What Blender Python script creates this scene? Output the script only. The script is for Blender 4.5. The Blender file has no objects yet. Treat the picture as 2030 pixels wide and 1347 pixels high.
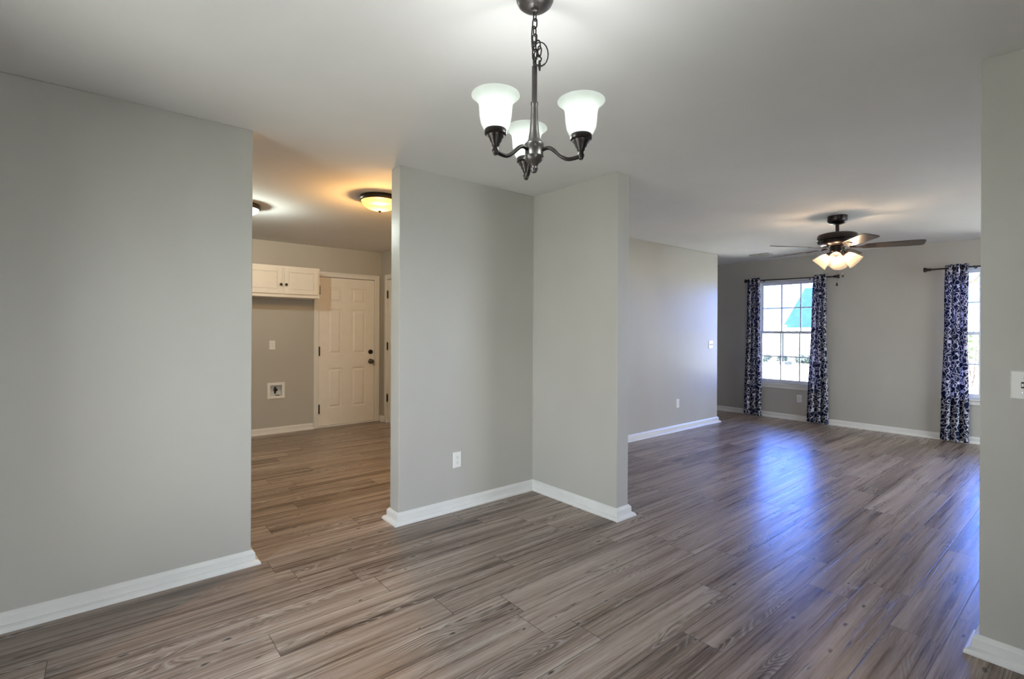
import bpy, bmesh, math, random
from mathutils import Vector, Matrix

C = bpy.context.scene.collection
PI = math.pi
R = math.radians

# ------------------------------------------------------------------ camera
CAM_H = 1.3202
YAW, ROLL, F_PX = 0.8796, 0.0046, 987.17
fwd = Vector((math.cos(YAW), math.sin(YAW), 0))
rgt = Vector((math.sin(YAW), -math.cos(YAW), 0))
upv = Vector((0, 0, 1))
r2 = rgt * math.cos(ROLL) + upv * math.sin(ROLL)
u2 = upv * math.cos(ROLL) - rgt * math.sin(ROLL)
cd = bpy.data.cameras.new('camera')
cd.sensor_width = 36.0
cd.lens = F_PX / 2030 * 36
cd.shift_y = -(673.5 - 655.67) / 2030
cd.clip_start = 0.05
cd.clip_end = 300
cam = bpy.data.objects.new('camera', cd)
C.objects.link(cam)
M = Matrix((r2, u2, -fwd)).transposed().to_4x4()
M.translation = (0, 0, CAM_H)
cam.matrix_world = M
bpy.context.scene.camera = cam

# ------------------------------------------------------------------ sky, sun, exposure
SKY_BLUE = (0.12, 0.27, 1.0)      # clear sky on the window-wall side
SKY_WHITE = (0.98, 0.98, 0.96)     # hazy bright cloud elsewhere
SKY_BLUE_STR, SKY_WHITE_STR = 12.5, 12.0
SKY_HIGH = (0.80, 0.88, 1.02)     # higher up the haze thins to pale blue
world = bpy.data.worlds.new('sky')
bpy.context.scene.world = world
world.use_nodes = True
wt = world.node_tree
bg = wt.nodes['Background']
_co = wt.nodes.new('ShaderNodeTexCoord')
_sx = wt.nodes.new('ShaderNodeSeparateXYZ')
_mr = wt.nodes.new('ShaderNodeMapRange')
_mr.interpolation_type = 'SMOOTHSTEP'
_mr.inputs[1].default_value = 0.45
_mr.inputs[2].default_value = 0.80
_mx = wt.nodes.new('ShaderNodeMix')
_mx.data_type = 'RGBA'
_mx.inputs[6].default_value = (*[c * SKY_WHITE_STR for c in SKY_WHITE], 1)
_mx.inputs[7].default_value = (*[c * SKY_BLUE_STR for c in SKY_BLUE], 1)
wt.links.new(_co.outputs['Generated'], _sx.inputs[0])
wt.links.new(_sx.outputs[0], _mr.inputs[0])
wt.links.new(_mr.outputs[0], _mx.inputs[0])
_mh = wt.nodes.new('ShaderNodeMapRange')
_mh.interpolation_type = 'SMOOTHSTEP'
_mh.inputs[1].default_value = 0.06
_mh.inputs[2].default_value = 0.38
wt.links.new(_sx.outputs[2], _mh.inputs[0])
_m2 = wt.nodes.new('ShaderNodeMix')
_m2.data_type = 'RGBA'
_m2.inputs[6].default_value = _mx.inputs[6].default_value
_m2.inputs[7].default_value = (*[c * SKY_WHITE_STR for c in SKY_HIGH], 1)
wt.links.new(_mh.outputs[0], _m2.inputs[0])
wt.links.new(_m2.outputs[2], _mx.inputs[6])
wt.links.new(_mx.outputs[2], bg.inputs['Color'])
bg.inputs['Strength'].default_value = 1.0
sd = bpy.data.lights.new('sun', 'SUN')
sd.energy = 43.0
sd.angle = R(0.6)
sd.color = (1.0, 0.95, 0.86)
sun = bpy.data.objects.new('sun', sd)
C.objects.link(sun)
sun.location = (-10, 10, 20)
sun.rotation_euler = Vector((0.05, -0.76, -0.64)).to_track_quat('-Z', 'Y').to_euler()

P_CHAND = 1.6       # each of three bulbs
P_FAN = 2.2
P_FLUSH_WARM = 36.0
P_FLUSH_WHITE = 27.0

vs = bpy.context.scene.view_settings
vs.view_transform = 'Standard'
vs.look = 'None'
vs.exposure = 0.72
vs.gamma = 1.0
vs.use_curve_mapping = False
cy = bpy.context.scene.cycles
cy.max_bounces = 10
cy.diffuse_bounces = 6
cy.glossy_bounces = 4
cy.transparent_max_bounces = 12
cy.sample_clamp_indirect = 6.0
cy.caustics_reflective = False
cy.caustics_refractive = False
cy.use_denoising = True

# ------------------------------------------------------------------ plan (metres)
H = 2.44
YL = 3.0948            # dining wall on the left and partition face
XL = 0.6601            # free end of the left wall
XP = 1.5667            # free end of the partition
XN = 2.7917            # short partition leg and right wall face
YPB = 2.2172           # free end of the short leg
T = 0.128
XN2 = XN + T
YL2 = YL + T
YQ = 3.6911            # living room long wall
YQ2 = YQ + T
XQ = 6.9475            # its free end
XW = 8.0246            # window wall
YN = 0.3508            # free end of right wall
YR = 6.7971            # laundry wall
XS = 3.158             # kitchen side wall
XB, YB = -0.9, -1.0    # dining walls behind the camera
YLIV = -2.6            # living room far side
YHALL = 5.6
XK = -2.2              # kitchen far side

# ------------------------------------------------------------------ helpers
def tag(o, label=None, cat=None, group=None, kind=None):
    if label: o['label'] = label
    if cat: o['category'] = cat
    if group: o['group'] = group
    if kind: o['kind'] = kind
    return o

def empty(name, loc=(0, 0, 0), parent=None):
    o = bpy.data.objects.new(name, None)
    o.empty_display_size = 0.05
    C.objects.link(o)
    o.location = loc
    if parent: o.parent = parent
    return o

def orient(dirv):
    z = Vector(dirv).normalized()
    a = Vector((0, 0, 1)) if abs(z.z) < 0.95 else Vector((1, 0, 0))
    x = a.cross(z).normalized()
    y = z.cross(x)
    return x, y, z

class MB:
    """collects shapes and links them as one mesh object"""
    def __init__(self):
        self.bm = bmesh.new()
        self.uvs = None

    def face(self, vs_):
        try:
            return self.bm.faces.new(vs_)
        except ValueError:
            return None

    def box(self, lo, hi):
        v = [self.bm.verts.new((x, y, z)) for x in (lo[0], hi[0]) for y in (lo[1], hi[1]) for z in (lo[2], hi[2])]
        for q in ((0, 1, 3, 2), (4, 6, 7, 5), (0, 4, 5, 1), (2, 3, 7, 6), (0, 2, 6, 4), (1, 5, 7, 3)):
            self.face([v[i] for i in q])
        return self

    def frustum(self, lo, hi, axis, inset, sign=1):
        """box whose face at the +sign end of axis is inset on the two other axes"""
        v = []
        o = [a for a in range(3) if a != axis]
        for e in (0, 1):
            far = (e == 1) if sign > 0 else (e == 0)
            k = inset if far else 0
            for (a, b) in ((0, 0), (1, 0), (1, 1), (0, 1)):
                p = [0, 0, 0]
                p[axis] = hi[axis] if e else lo[axis]
                p[o[0]] = (hi[o[0]] - k) if a else (lo[o[0]] + k)
                p[o[1]] = (hi[o[1]] - k) if b else (lo[o[1]] + k)
                v.append(self.bm.verts.new(p))
        self.face(v[0:4][::-1]); self.face(v[4:8])
        for i in range(4):
            j = (i + 1) % 4
            self.face([v[i], v[j], v[4 + j], v[4 + i]])
        return self

    def prism(self, pts, z0, z1):
        a = [self.bm.verts.new((p[0], p[1], z0)) for p in pts]
        b = [self.bm.verts.new((p[0], p[1], z1)) for p in pts]
        n = len(pts)
        self.face(a[::-1]); self.face(b)
        for i in range(n):
            self.face([a[i], a[(i + 1) % n], b[(i + 1) % n], b[i]])
        return self

    def lathe(self, prof, center=(0, 0, 0), axis=(0, 0, 1), seg=32, cap=True):
        X, Y, Z = orient(axis)
        c = Vector(center)
        rings = []
        for (r, z) in prof:
            if r < 1e-6:
                rings.append([self.bm.verts.new(c + Z * z)])
            else:
                rings.append([self.bm.verts.new(c + Z * z + X * (r * math.cos(2 * PI * i / seg)) + Y * (r * math.sin(2 * PI * i / seg))) for i in range(seg)])
        for a, b in zip(rings[:-1], rings[1:]):
            for i in range(seg):
                j = (i + 1) % seg
                if len(a) == 1 and len(b) == 1: continue
                if len(a) == 1: self.face([a[0], b[j], b[i]])
                elif len(b) == 1: self.face([a[i], a[j], b[0]])
                else: self.face([a[i], a[j], b[j], b[i]])
        if cap:
            if len(rings[0]) > 1: self.face(rings[0][::-1])
            if len(rings[-1]) > 1: self.face(rings[-1])
        return self

    def tube(self, pts, rad, seg=10, closed=False):
        pts = [Vector(p) for p in pts]
        n = len(pts)
        rad = rad if isinstance(rad, (list, tuple)) else [rad] * n
        rings = []
        prev = None
        for i in range(n):
            if closed:
                d = pts[(i + 1) % n] - pts[i - 1]
            else:
                d = pts[min(i + 1, n - 1)] - pts[max(i - 1, 0)]
            d.normalize()
            if prev is None:
                x, y, _ = orient(d)
            else:
                x = (prev - d * prev.dot(d)).normalized()
                y = d.cross(x)
            prev = x
            rings.append([self.bm.verts.new(pts[i] + (x * math.cos(2 * PI * k / seg) + y * math.sin(2 * PI * k / seg)) * rad[i]) for k in range(seg)])
        m = n if closed else n - 1
        for i in range(m):
            a, b = rings[i], rings[(i + 1) % n]
            for k in range(seg):
                self.face([a[k], a[(k + 1) % seg], b[(k + 1) % seg], b[k]])
        if not closed:
            self.face(rings[0][::-1]); self.face(rings[-1])
        return self

    def sphere(self, c, r, seg=16, squash=1.0):
        prof = [(r * math.sin(PI * i / 10), -r * squash * math.cos(PI * i / 10)) for i in range(11)]
        prof[0] = (0, -r * squash); prof[-1] = (0, r * squash)
        return self.lathe(prof, c, seg=seg)

    def sweep(self, path, prof, side=1):
        """profile (distance from wall, height) swept along a floor path, room on the given side"""
        P = [Vector((p[0], p[1], 0)) for p in path]
        n = len(P)
        offs = []
        for i in range(n):
            ns = []
            if i > 0: d = (P[i] - P[i - 1]).normalized(); ns.append(Vector((-d.y, d.x, 0)) * side)
            if i < n - 1: d = (P[i + 1] - P[i]).normalized(); ns.append(Vector((-d.y, d.x, 0)) * side)
            if len(ns) == 2:
                offs.append((ns[0] + ns[1]) / (1 + ns[0].dot(ns[1])))
            else:
                offs.append(ns[0])
        rows = [[self.bm.verts.new(P[i] + offs[i] * d + Vector((0, 0, z))) for (d, z) in prof] for i in range(n)]
        k = len(prof)
        for i in range(n - 1):
            for j in range(k):
                self.face([rows[i][j], rows[i + 1][j], rows[i + 1][(j + 1) % k], rows[i][(j + 1) % k]])
        self.face(rows[0][::-1]); self.face(rows[-1])
        return self

    def build(self, name, mat, parent=None, smooth=False, bevel=0, loc=None):
        bmesh.ops.recalc_face_normals(self.bm, faces=self.bm.faces[:])
        me = bpy.data.meshes.new(name)
        self.bm.to_mesh(me)
        self.bm.free()
        if loc is not None:
            me.transform(Matrix.Translation(-Vector(loc)))
        o = bpy.data.objects.new(name, me)
        C.objects.link(o)
        if loc is not None: o.location = loc
        me.materials.append(mat)
        if smooth:
            for p in me.polygons: p.use_smooth = True
            me.set_sharp_from_angle(angle=R(40))
        if bevel:
            b = o.modifiers.new('bevel', 'BEVEL')
            b.width = bevel; b.segments = 2; b.limit_method = 'ANGLE'
        if parent: o.parent = parent
        return o

def wall_boxes(mb, lo, hi, holes, axis):
    """slab lo..hi running along axis (0 or 1) with rectangular holes (a0, a1, z0, z1) cut through"""
    hs = sorted(holes)
    a = lo[axis]
    def put(a0, a1, z0, z1):
        if a1 - a0 < 1e-5 or z1 - z0 < 1e-5: return
        l, h = list(lo), list(hi)
        l[axis], h[axis], l[2], h[2] = a0, a1, z0, z1
        mb.box(l, h)
    for (a0, a1, z0, z1) in hs:
        put(a, a0, lo[2], hi[2])
        put(a0, a1, lo[2], z0)
        put(a0, a1, z1, hi[2])
        a = a1
    put(a, hi[axis], lo[2], hi[2])
    return mb

# ------------------------------------------------------------------ materials
class NT:
    def __init__(self, name):
        self.m = bpy.data.materials.new(name)
        self.m.use_nodes = True
        self.t = self.m.node_tree
        self.n = self.t.nodes
        self.b = self.n['Principled BSDF']
        self.out = self.n['Material Output']

    def new(self, typ, **kw):
        nd = self.n.new(typ)
        for k, v in kw.items(): setattr(nd, k, v)
        return nd

    def put(self, sock, v):
        if isinstance(v, bpy.types.NodeSocket): self.t.links.new(v, sock)
        else: sock.default_value = v

    def math(self, op, a, b=0.0, c=0.0):
        nd = self.new('ShaderNodeMath', operation=op)
        self.put(nd.inputs[0], a); self.put(nd.inputs[1], b)
        if op in ('MULTIPLY_ADD', 'WRAP', 'COMPARE', 'SMOOTH_MIN'): self.put(nd.inputs[2], c)
        return nd.outputs[0]

    def vec(self, x, y, z=0.0):
        nd = self.new('ShaderNodeCombineXYZ')
        self.put(nd.inputs[0], x); self.put(nd.inputs[1], y); self.put(nd.inputs[2], z)
        return nd.outputs[0]

    def noise(self, v, scale=1.0, detail=2.0, rough=0.5, dist=0.0):
        nd = self.new('ShaderNodeTexNoise')
        self.put(nd.inputs['Vector'], v)
        nd.inputs['Scale'].default_value = scale
        nd.inputs['Detail'].default_value = detail
        nd.inputs['Roughness'].default_value = rough
        nd.inputs['Distortion'].default_value = dist
        return nd.outputs['Fac']

    def ramp(self, f, stops, interp='LINEAR'):
        nd = self.new('ShaderNodeValToRGB')
        cr = nd.color_ramp
        cr.interpolation = interp
        while len(cr.elements) < len(stops): cr.elements.new(0.5)
        for e, (p, c) in zip(cr.elements, stops):
            e.position = p
            e.color = c if len(c) == 4 else (*c, 1)
        self.put(nd.inputs[0], f)
        return nd.outputs[0]

    def maprange(self, v, a, b, c=0.0, d=1.0):
        nd = self.new('ShaderNodeMapRange')
        nd.clamp = True
        self.put(nd.inputs[0], v)
        for i, x in enumerate((a, b, c, d)): nd.inputs[1 + i].default_value = x
        return nd.outputs[0]

    def mix(self, f, a, b, typ='MIX'):
        nd = self.new('ShaderNodeMix', data_type='RGBA', blend_type=typ)
        self.put(nd.inputs[0], f)
        for s, v in ((nd.inputs[6], a), (nd.inputs[7], b)):
            if isinstance(v, bpy.types.NodeSocket): self.t.links.new(v, s)
            else: s.default_value = v if len(v) == 4 else (*v, 1)
        return nd.outputs[2]

    def bump(self, h, strength=0.2, dist=0.002):
        nd = self.new('ShaderNodeBump')
        nd.inputs['Strength'].default_value = strength
        nd.inputs['Distance'].default_value = dist
        self.put(nd.inputs['Height'], h)
        self.t.links.new(nd.outputs[0], self.b.inputs['Normal'])

    def coord(self, which='Object'):
        return self.new('ShaderNodeTexCoord').outputs[which]

    def sep(self, v):
        nd = self.new('ShaderNodeSeparateXYZ')
        self.put(nd.inputs[0], v)
        return nd.outputs

def simple(name, col, rough=0.5, metal=0.0, var=0.06, scale=9.0, bump=0.0, spec=None):
    k = NT(name)
    co = k.coord()
    n = k.noise(co, scale, 3.0)
    f = k.maprange(n, 0.3, 0.7)
    k.put(k.b.inputs['Base Color'], k.mix(f, tuple(c * (1 - var) for c in col), tuple(min(1, c * (1 + var)) for c in col)))
    k.b.inputs['Roughness'].default_value = rough
    k.b.inputs['Metallic'].default_value = metal
    if spec is not None: k.b.inputs['Specular IOR Level'].default_value = spec
    if bump: k.bump(k.noise(co, 260.0, 2.0), bump, 0.001)
    return k.m

def wall_paint(name, col, rough=0.42):
    k = NT(name)
    co = k.coord()
    x, y, z = k.sep(co)
    big = k.noise(k.vec(k.math('MULTIPLY', x, 1.6), k.math('MULTIPLY', y, 1.6), k.math('MULTIPLY', z, 0.8)), 1.0, 3.0, 0.55)
    f = k.maprange(big, 0.35, 0.65)
    k.put(k.b.inputs['Base Color'], k.mix(f, tuple(c * 0.965 for c in col), tuple(c * 1.03 for c in col)))
    k.put(k.b.inputs['Roughness'], k.maprange(big, 0.3, 0.7, rough - 0.05, rough + 0.08))
    k.bump(k.noise(co, 190.0, 2.0), 0.06, 0.001)
    return k.m

WALL_C = (0.47, 0.460, 0.426)
m_wall = wall_paint('greige_wall_paint', WALL_C)
m_ceil = simple('flat_ceiling_paint', (0.76, 0.755, 0.75), 0.9, var=0.02, scale=2.0, bump=0.05, spec=0.1)
m_trim = simple('white_trim_paint', (0.74, 0.74, 0.72), 0.32, var=0.02)
m_door = simple('door_paint', (0.80, 0.77, 0.72), 0.38, var=0.02)
m_cab = simple('cabinet_paint', (0.76, 0.73, 0.68), 0.36, var=0.02)
m_bronze = simple('oil_rubbed_bronze', (0.032, 0.026, 0.025), 0.34, 0.6, var=0.25, scale=30)
m_bronze_s = simple('satin_bronze', (0.10, 0.09, 0.088), 0.36, 0.8, var=0.15, scale=20)
m_black = simple('black_iron', (0.02, 0.019, 0.02), 0.45, 0.4, var=0.2)
m_plastic = simple('white_plastic', (0.82, 0.82, 0.80), 0.3, var=0.01)
m_slot = simple('dark_slot', (0.03, 0.03, 0.03), 0.6, var=0.1)
m_vinyl = simple('white_vinyl_frame', (0.72, 0.76, 0.82), 0.35, var=0.02)
m_steel = simple('screw_metal', (0.6, 0.6, 0.6), 0.3, 1.0, var=0.05)
m_blade = None

def floor_material():
    k = NT('grey_brown_plank_laminate')
    x, y, z = k.sep(k.coord())
    W, L = 0.1868, 1.22
    v = k.math('DIVIDE', k.math('SUBTRACT', y, 0.455), W)
    row = k.math('FLOOR', v)
    fv = k.math('SUBTRACT', v, row)
    wn = k.new('ShaderNodeTexWhiteNoise', noise_dimensions='1D')
    k.put(wn.inputs['W'], row)
    u = k.math('DIVIDE', k.math('ADD', x, k.math('MULTIPLY', wn.outputs['Value'], L * 3)), L)
    col = k.math('FLOOR', u)
    fu = k.math('SUBTRACT', u, col)
    wid = k.new('ShaderNodeTexWhiteNoise', noise_dimensions='2D')
    k.put(wid.inputs['Vector'], k.vec(row, col))
    ids = k.new('ShaderNodeSeparateColor')
    k.put(ids.inputs[0], wid.outputs['Color'])
    a, b, c = ids.outputs
    lx = k.math('ADD', x, k.math('MULTIPLY', a, 37.0))
    ly = k.math('ADD', y, k.math('MULTIPLY', b, 23.0))
    lz = k.math('MULTIPLY', c, 9.0)
    # wavy bend of the grain around knots
    bend = k.noise(k.vec(k.math('MULTIPLY', lx, 3.2), k.math('MULTIPLY', ly, 6.0), lz), 1.0, 2.0)
    lyb = k.math('ADD', ly, k.math('MULTIPLY', bend, 0.014))
    band = k.noise(k.vec(k.math('MULTIPLY', lx, 0.7), k.math('MULTIPLY', lyb, 17.0), lz), 1.0, 2.0, 0.5)
    grain = k.noise(k.vec(k.math('MULTIPLY', lx, 1.1), k.math('MULTIPLY', lyb, 55.0), lz), 1.0, 5.0, 0.62)
    fiber = k.noise(k.vec(k.math('MULTIPLY', lx, 14.0), k.math('MULTIPLY', lyb, 330.0), lz), 1.0, 2.0, 0.6)
    s = k.math('ADD', k.math('MULTIPLY', band, 0.46), k.math('MULTIPLY', grain, 0.38))
    s = k.math('ADD', s, k.math('MULTIPLY', fiber, 0.16))
    s = k.math('ADD', s, k.math('MULTIPLY', k.math('SUBTRACT', a, 0.5), 0.09))
    base = k.ramp(s, [(0.34, (0.080, 0.056, 0.043)), (0.43, (0.184, 0.136, 0.106)), (0.51, (0.300, 0.232, 0.188)),
                      (0.60, (0.41, 0.332, 0.278)), (0.70, (0.54, 0.465, 0.41))])
    # cathedral growth rings, in patches
    ring = k.noise(k.vec(k.math('MULTIPLY', lx, 1.5), k.math('MULTIPLY', ly, 11.0), lz), 1.0, 1.0, 0.4)
    sn = k.math('SINE', k.math('MULTIPLY', ring, 150.0))
    patch = k.maprange(k.noise(k.vec(k.math('MULTIPLY', lx, 1.7), k.math('MULTIPLY', ly, 8.0), k.math('ADD', lz, 4.0)), 1.0, 1.0), 0.56, 0.66)
    rl = k.math('MULTIPLY', k.maprange(sn, 0.45, 0.95), patch)
    base = k.mix(k.math('MULTIPLY', rl, 0.55), base, (0.47, 0.43, 0.39))
    rd = k.math('MULTIPLY', k.maprange(sn, -0.45, -0.95), patch)
    base = k.mix(k.math('MULTIPLY', rd, 0.5), base, (0.07, 0.052, 0.042))
    # long dark cracks
    cr = k.noise(k.vec(k.math('MULTIPLY', lx, 0.6), k.math('MULTIPLY', lyb, 24.0), k.math('ADD', lz, 7.0)), 1.0, 3.0, 0.6)
    ck = k.maprange(k.math('ABSOLUTE', k.math('SUBTRACT', cr, 0.5)), 0.0, 0.014, 1.0, 0.0)
    gate = k.maprange(k.noise(k.vec(k.math('MULTIPLY', lx, 1.6), k.math('MULTIPLY', ly, 9.0), k.math('ADD', lz, 12.0)), 1.0, 1.0), 0.5, 0.62)
    ck = k.math('MULTIPLY', ck, gate)
    base = k.mix(k.math('MULTIPLY', ck, 0.9), base, (0.035, 0.026, 0.021))
    # pale hairlines beside the grain
    hl = k.noise(k.vec(k.math('MULTIPLY', lx, 0.8), k.math('MULTIPLY', lyb, 30.0), k.math('ADD', lz, 17.0)), 1.0, 3.0, 0.6)
    hk = k.math('MULTIPLY', k.maprange(k.math('ABSOLUTE', k.math('SUBTRACT', hl, 0.53)), 0.0, 0.010, 1.0, 0.0), k.maprange(gate, 0.9, 0.1))
    base = k.mix(k.math('MULTIPLY', hk, 0.55), base, (0.56, 0.50, 0.45))
    # knots
    wob = k.noise(k.vec(k.math('MULTIPLY', lx, 30.0), k.math('MULTIPLY', ly, 30.0), lz), 1.0, 2.0)
    vo = k.new('ShaderNodeTexVoronoi', voronoi_dimensions='2D')
    k.put(vo.inputs['Vector'], k.vec(k.math('ADD', k.math('MULTIPLY', lx, 3.4), k.math('MULTIPLY', wob, 0.10)), k.math('ADD', k.math('MULTIPLY', ly, 8.0), k.math('MULTIPLY', wob, 0.12))))
    vo.inputs['Scale'].default_value = 1.0
    vc = k.new('ShaderNodeSeparateColor')
    k.put(vc.inputs[0], vo.outputs['Color'])
    gate2 = k.maprange(vc.outputs[0], 0.66, 0.68)
    rad = k.math('MULTIPLY_ADD', vc.outputs[1], 0.05, 0.022)
    rel = k.math('DIVIDE', vo.outputs['Distance'], rad)
    kn = k.math('MULTIPLY', k.maprange(rel, 0.55, 1.25, 1.0, 0.0), gate2)
    halo = k.math('MULTIPLY', k.maprange(rel, 1.2, 4.0, 1.0, 0.0), gate2)
    base = k.mix(k.math('MULTIPLY', halo, 0.30), base, (0.46, 0.40, 0.35))
    base = k.mix(k.math('MULTIPLY', kn, 0.9), base, (0.030, 0.022, 0.018))
    # joints
    ev = k.math('MULTIPLY', k.math('MINIMUM', fv, k.math('SUBTRACT', 1.0, fv)), W)
    eu = k.math('MULTIPLY', k.math('MINIMUM', fu, k.math('SUBTRACT', 1.0, fu)), L)
    e = k.math('MINIMUM', ev, eu)
    seam = k.maprange(e, 0.0008, 0.0028, 1.0, 0.0)
    base = k.mix(k.math('MULTIPLY', seam, 0.8), base, (0.05, 0.04, 0.034))
    k.put(k.b.inputs['Base Color'], base)
    k.put(k.b.inputs['Roughness'], k.maprange(grain, 0.3, 0.7, 0.24, 0.36))
    k.b.inputs['Specular IOR Level'].default_value = 0.25
    hgt = k.math('SUBTRACT', k.math('ADD', k.math('MULTIPLY', fiber, 0.25), k.math('MULTIPLY', grain, 0.5)), k.math('ADD', seam, ck))
    k.bump(hgt, 0.3, 0.0012)
    return k.m
m_floor = floor_material()

def curtain_material():
    k = NT('navy_curtain_print')
    uv = k.coord('UV')
    x, y, z = k.sep(uv)
    n1 = k.noise(uv, 14.0, 0.0, 0.5, 0.7)
    band = k.math('ABSOLUTE', k.math('SUBTRACT', k.math('FRACT', k.math('MULTIPLY', n1, 3.4)), 0.5))
    l1 = k.maprange(band, 0.070, 0.090, 1.0, 0.0)
    vo = k.new('ShaderNodeTexVoronoi', feature='DISTANCE_TO_EDGE')
    ds = k.noise(uv, 30.0, 1.0)
    k.put(vo.inputs['Vector'], k.vec(k.math('ADD', x, k.math('MULTIPLY', ds, 0.03)), k.math('ADD', y, k.math('MULTIPLY', ds, 0.025))))
    vo.inputs['Scale'].default_value = 15.0
    l2 = k.maprange(vo.outputs['Distance'], 0.042, 0.058, 1.0, 0.0)
    fac = k.math('MAXIMUM', l1, k.math('MULTIPLY', l2, 0.9))
    colr = k.mix(fac, (0.013, 0.020, 0.064), (0.72, 0.75, 0.84))
    k.put(k.b.inputs['Base Color'], colr)
    k.b.inputs['Roughness'].default_value = 0.85
    k.b.inputs['Specular IOR Level'].default_value = 0.15
    tr = k.new('ShaderNodeBsdfTranslucent')
    k.put(tr.inputs['Color'], k.mix(fac, (0.03, 0.04, 0.14), (0.80, 0.74, 0.86)))
    mx = k.new('ShaderNodeMixShader')
    mx.inputs[0].default_value = 0.30
    k.t.links.new(k.b.outputs[0], mx.inputs[1]); k.t.links.new(tr.outputs[0], mx.inputs[2])
    k.t.links.new(mx.outputs[0], k.out.inputs[0])
    return k.m
m_curtain = curtain_material()

def lamp_glass(name, tint, emit, strength, transp=0.3, edge=0.0):
    """frosted lamp glass: part clear, part scattering, glowing a little"""
    k = NT(name)
    n = k.noise(k.coord(), 14.0, 2.0)
    cl = k.mix(k.maprange(n, 0.35, 0.65), tuple(c * 0.96 for c in tint), tint)
    trl = k.new('ShaderNodeBsdfTranslucent'); k.put(trl.inputs['Color'], cl)
    tra = k.new('ShaderNodeBsdfTransparent'); k.put(tra.inputs['Color'], cl)
    k.put(k.b.inputs['Base Color'], cl)
    k.b.inputs['Roughness'].default_value = 0.25
    k.put(k.b.inputs['Emission Color'], (*emit, 1))
    k.b.inputs['Emission Strength'].default_value = strength / (1 - transp)
    m1 = k.new('ShaderNodeMixShader'); m1.inputs[0].default_value = 0.5
    k.t.links.new(k.b.outputs[0], m1.inputs[1]); k.t.links.new(trl.outputs[0], m1.inputs[2])
    m2 = k.new('ShaderNodeMixShader'); m2.inputs[0].default_value = transp
    k.t.links.new(m1.outputs[0], m2.inputs[1]); k.t.links.new(tra.outputs[0], m2.inputs[2])
    k.t.links.new(m2.outputs[0], k.out.inputs[0])
    return k.m
m_shade = lamp_glass('frosted_white_glass', (0.93, 0.97, 0.94), (0.90, 1.0, 0.93), 0.20, 0.972)
m_amber = lamp_glass('amber_alabaster_glass', (1.0, 0.62, 0.25), (1.0, 0.50, 0.13), 0.22, 0.955)
m_fanglass = lamp_glass('warm_bell_glass', (1.0, 0.90, 0.78), (1.0, 0.80, 0.60), 0.15, 0.955)
m_dome = lamp_glass('white_dome_glass', (0.93, 0.98, 0.95), (0.9, 1.0, 0.95), 0.35, 0.94)

def pane_material():
    k = NT('clear_window_glass')
    gl = k.new('ShaderNodeBsdfGlossy'); gl.inputs['Roughness'].default_value = 0.02
    tr = k.new('ShaderNodeBsdfTransparent'); tr.inputs['Color'].default_value = (0.96, 0.98, 0.98, 1)
    fr = k.new('ShaderNodeFresnel'); fr.inputs['IOR'].default_value = 1.45
    mx = k.new('ShaderNodeMixShader')
    k.t.links.new(fr.outputs[0], mx.inputs[0])
    k.t.links.new(tr.outputs[0], mx.inputs[1]); k.t.links.new(gl.outputs[0], mx.inputs[2])
    k.t.links.new(mx.outputs[0], k.out.inputs[0])
    return k.m
m_pane = pane_material()

def blade_material():
    k = NT('dark_walnut_blade')
    x, y, z = k.sep(k.coord())
    n = k.noise(k.vec(k.math('MULTIPLY', x, 3.0), k.math('MULTIPLY', y, 60.0), z), 1.0, 3.0)
    k.put(k.b.inputs['Base Color'], k.ramp(n, [(0.3, (0.035, 0.025, 0.021)), (0.7, (0.085, 0.062, 0.05))]))
    k.b.inputs['Roughness'].default_value = 0.3
    return k.m
m_blade = blade_material()

# ------------------------------------------------------------------ structure: floor, ceiling, walls
def struct(o):
    o['kind'] = 'structure'
    return o

struct(MB().box((XK, YLIV, -0.12), (XW + 0.15, YR + 0.15, 0)).build('floor', m_floor))
struct(MB().box((XK - 0.15, YLIV - 0.15, H), (XW + 0.16, YR + 0.8, H + 0.25)).build('ceiling', m_ceil))

WIN1 = (2.690, 3.588, 0.53, 2.10)
WIN2 = (0.435, 1.333, 0.53, 2.10)
WINB = (-0.40, 0.66, 0.12, 1.72)      # unseen dining window behind the camera, sized to light the left wall
WINK = (1.30, 2.45, 0.40, 2.09)  # unseen window added to light the partition leg and right wall
WINS = (5.0, 7.7, 0.45, 2.14)         # unseen side window added to light the long living room wall

struct(MB().box((XB, YL, 0), (XL, YL2, H)).build('wall_left', m_wall, bevel=0.004))
struct(MB().prism([(XP, YL), (XN, YL), (XN, YPB), (XN2, YPB), (XN2, YQ), (XN, YQ), (XN, YL2), (XP, YL2)], 0, H).build('wall_partition', m_wall, bevel=0.004))
struct(MB().box((XN, YQ, 0), (XQ, YQ2, H)).build('wall_living', m_wall, bevel=0.004))
struct(wall_boxes(MB(), (XW, YLIV, 0), (XW + 0.15, YHALL, H), [WIN2, WIN1], 1).build('wall_window', m_wall))
struct(MB().box((XN, YB, 0), (XN2, YN, H)).build('wall_right', m_wall, bevel=0.004))
DOOR1 = (2.250, 3.056, 0, 2.040)
WBOX = (1.640, 1.818, 0.455, 0.630)
struct(wall_boxes(MB(), (XK, YR, 0), (XS, YR + 0.13, H), [WBOX, DOOR1], 0).build('wall_laundry', m_wall))
DY0, DY1 = 5.80, 6.600
struct(wall_boxes(MB(), (XS, YQ2, 0), (XS + 0.13, YR + 0.13, H), [(DY0, DY1, 0, 2.04)], 1).build('wall_kitchen', m_wall))
struct(MB().box((XK - 0.13, YL2, 0), (XK, YR + 0.13, H)).build('wall_far_left', m_wall))
struct(MB().box((XK, YL, 0), (XB, YL2, H)).build('wall_kitchen_front', m_wall))
struct(wall_boxes(MB(), (XB - 0.13, YB, 0), (XB, YL, H), [WINK], 1).build('wall_back', m_wall))
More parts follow.
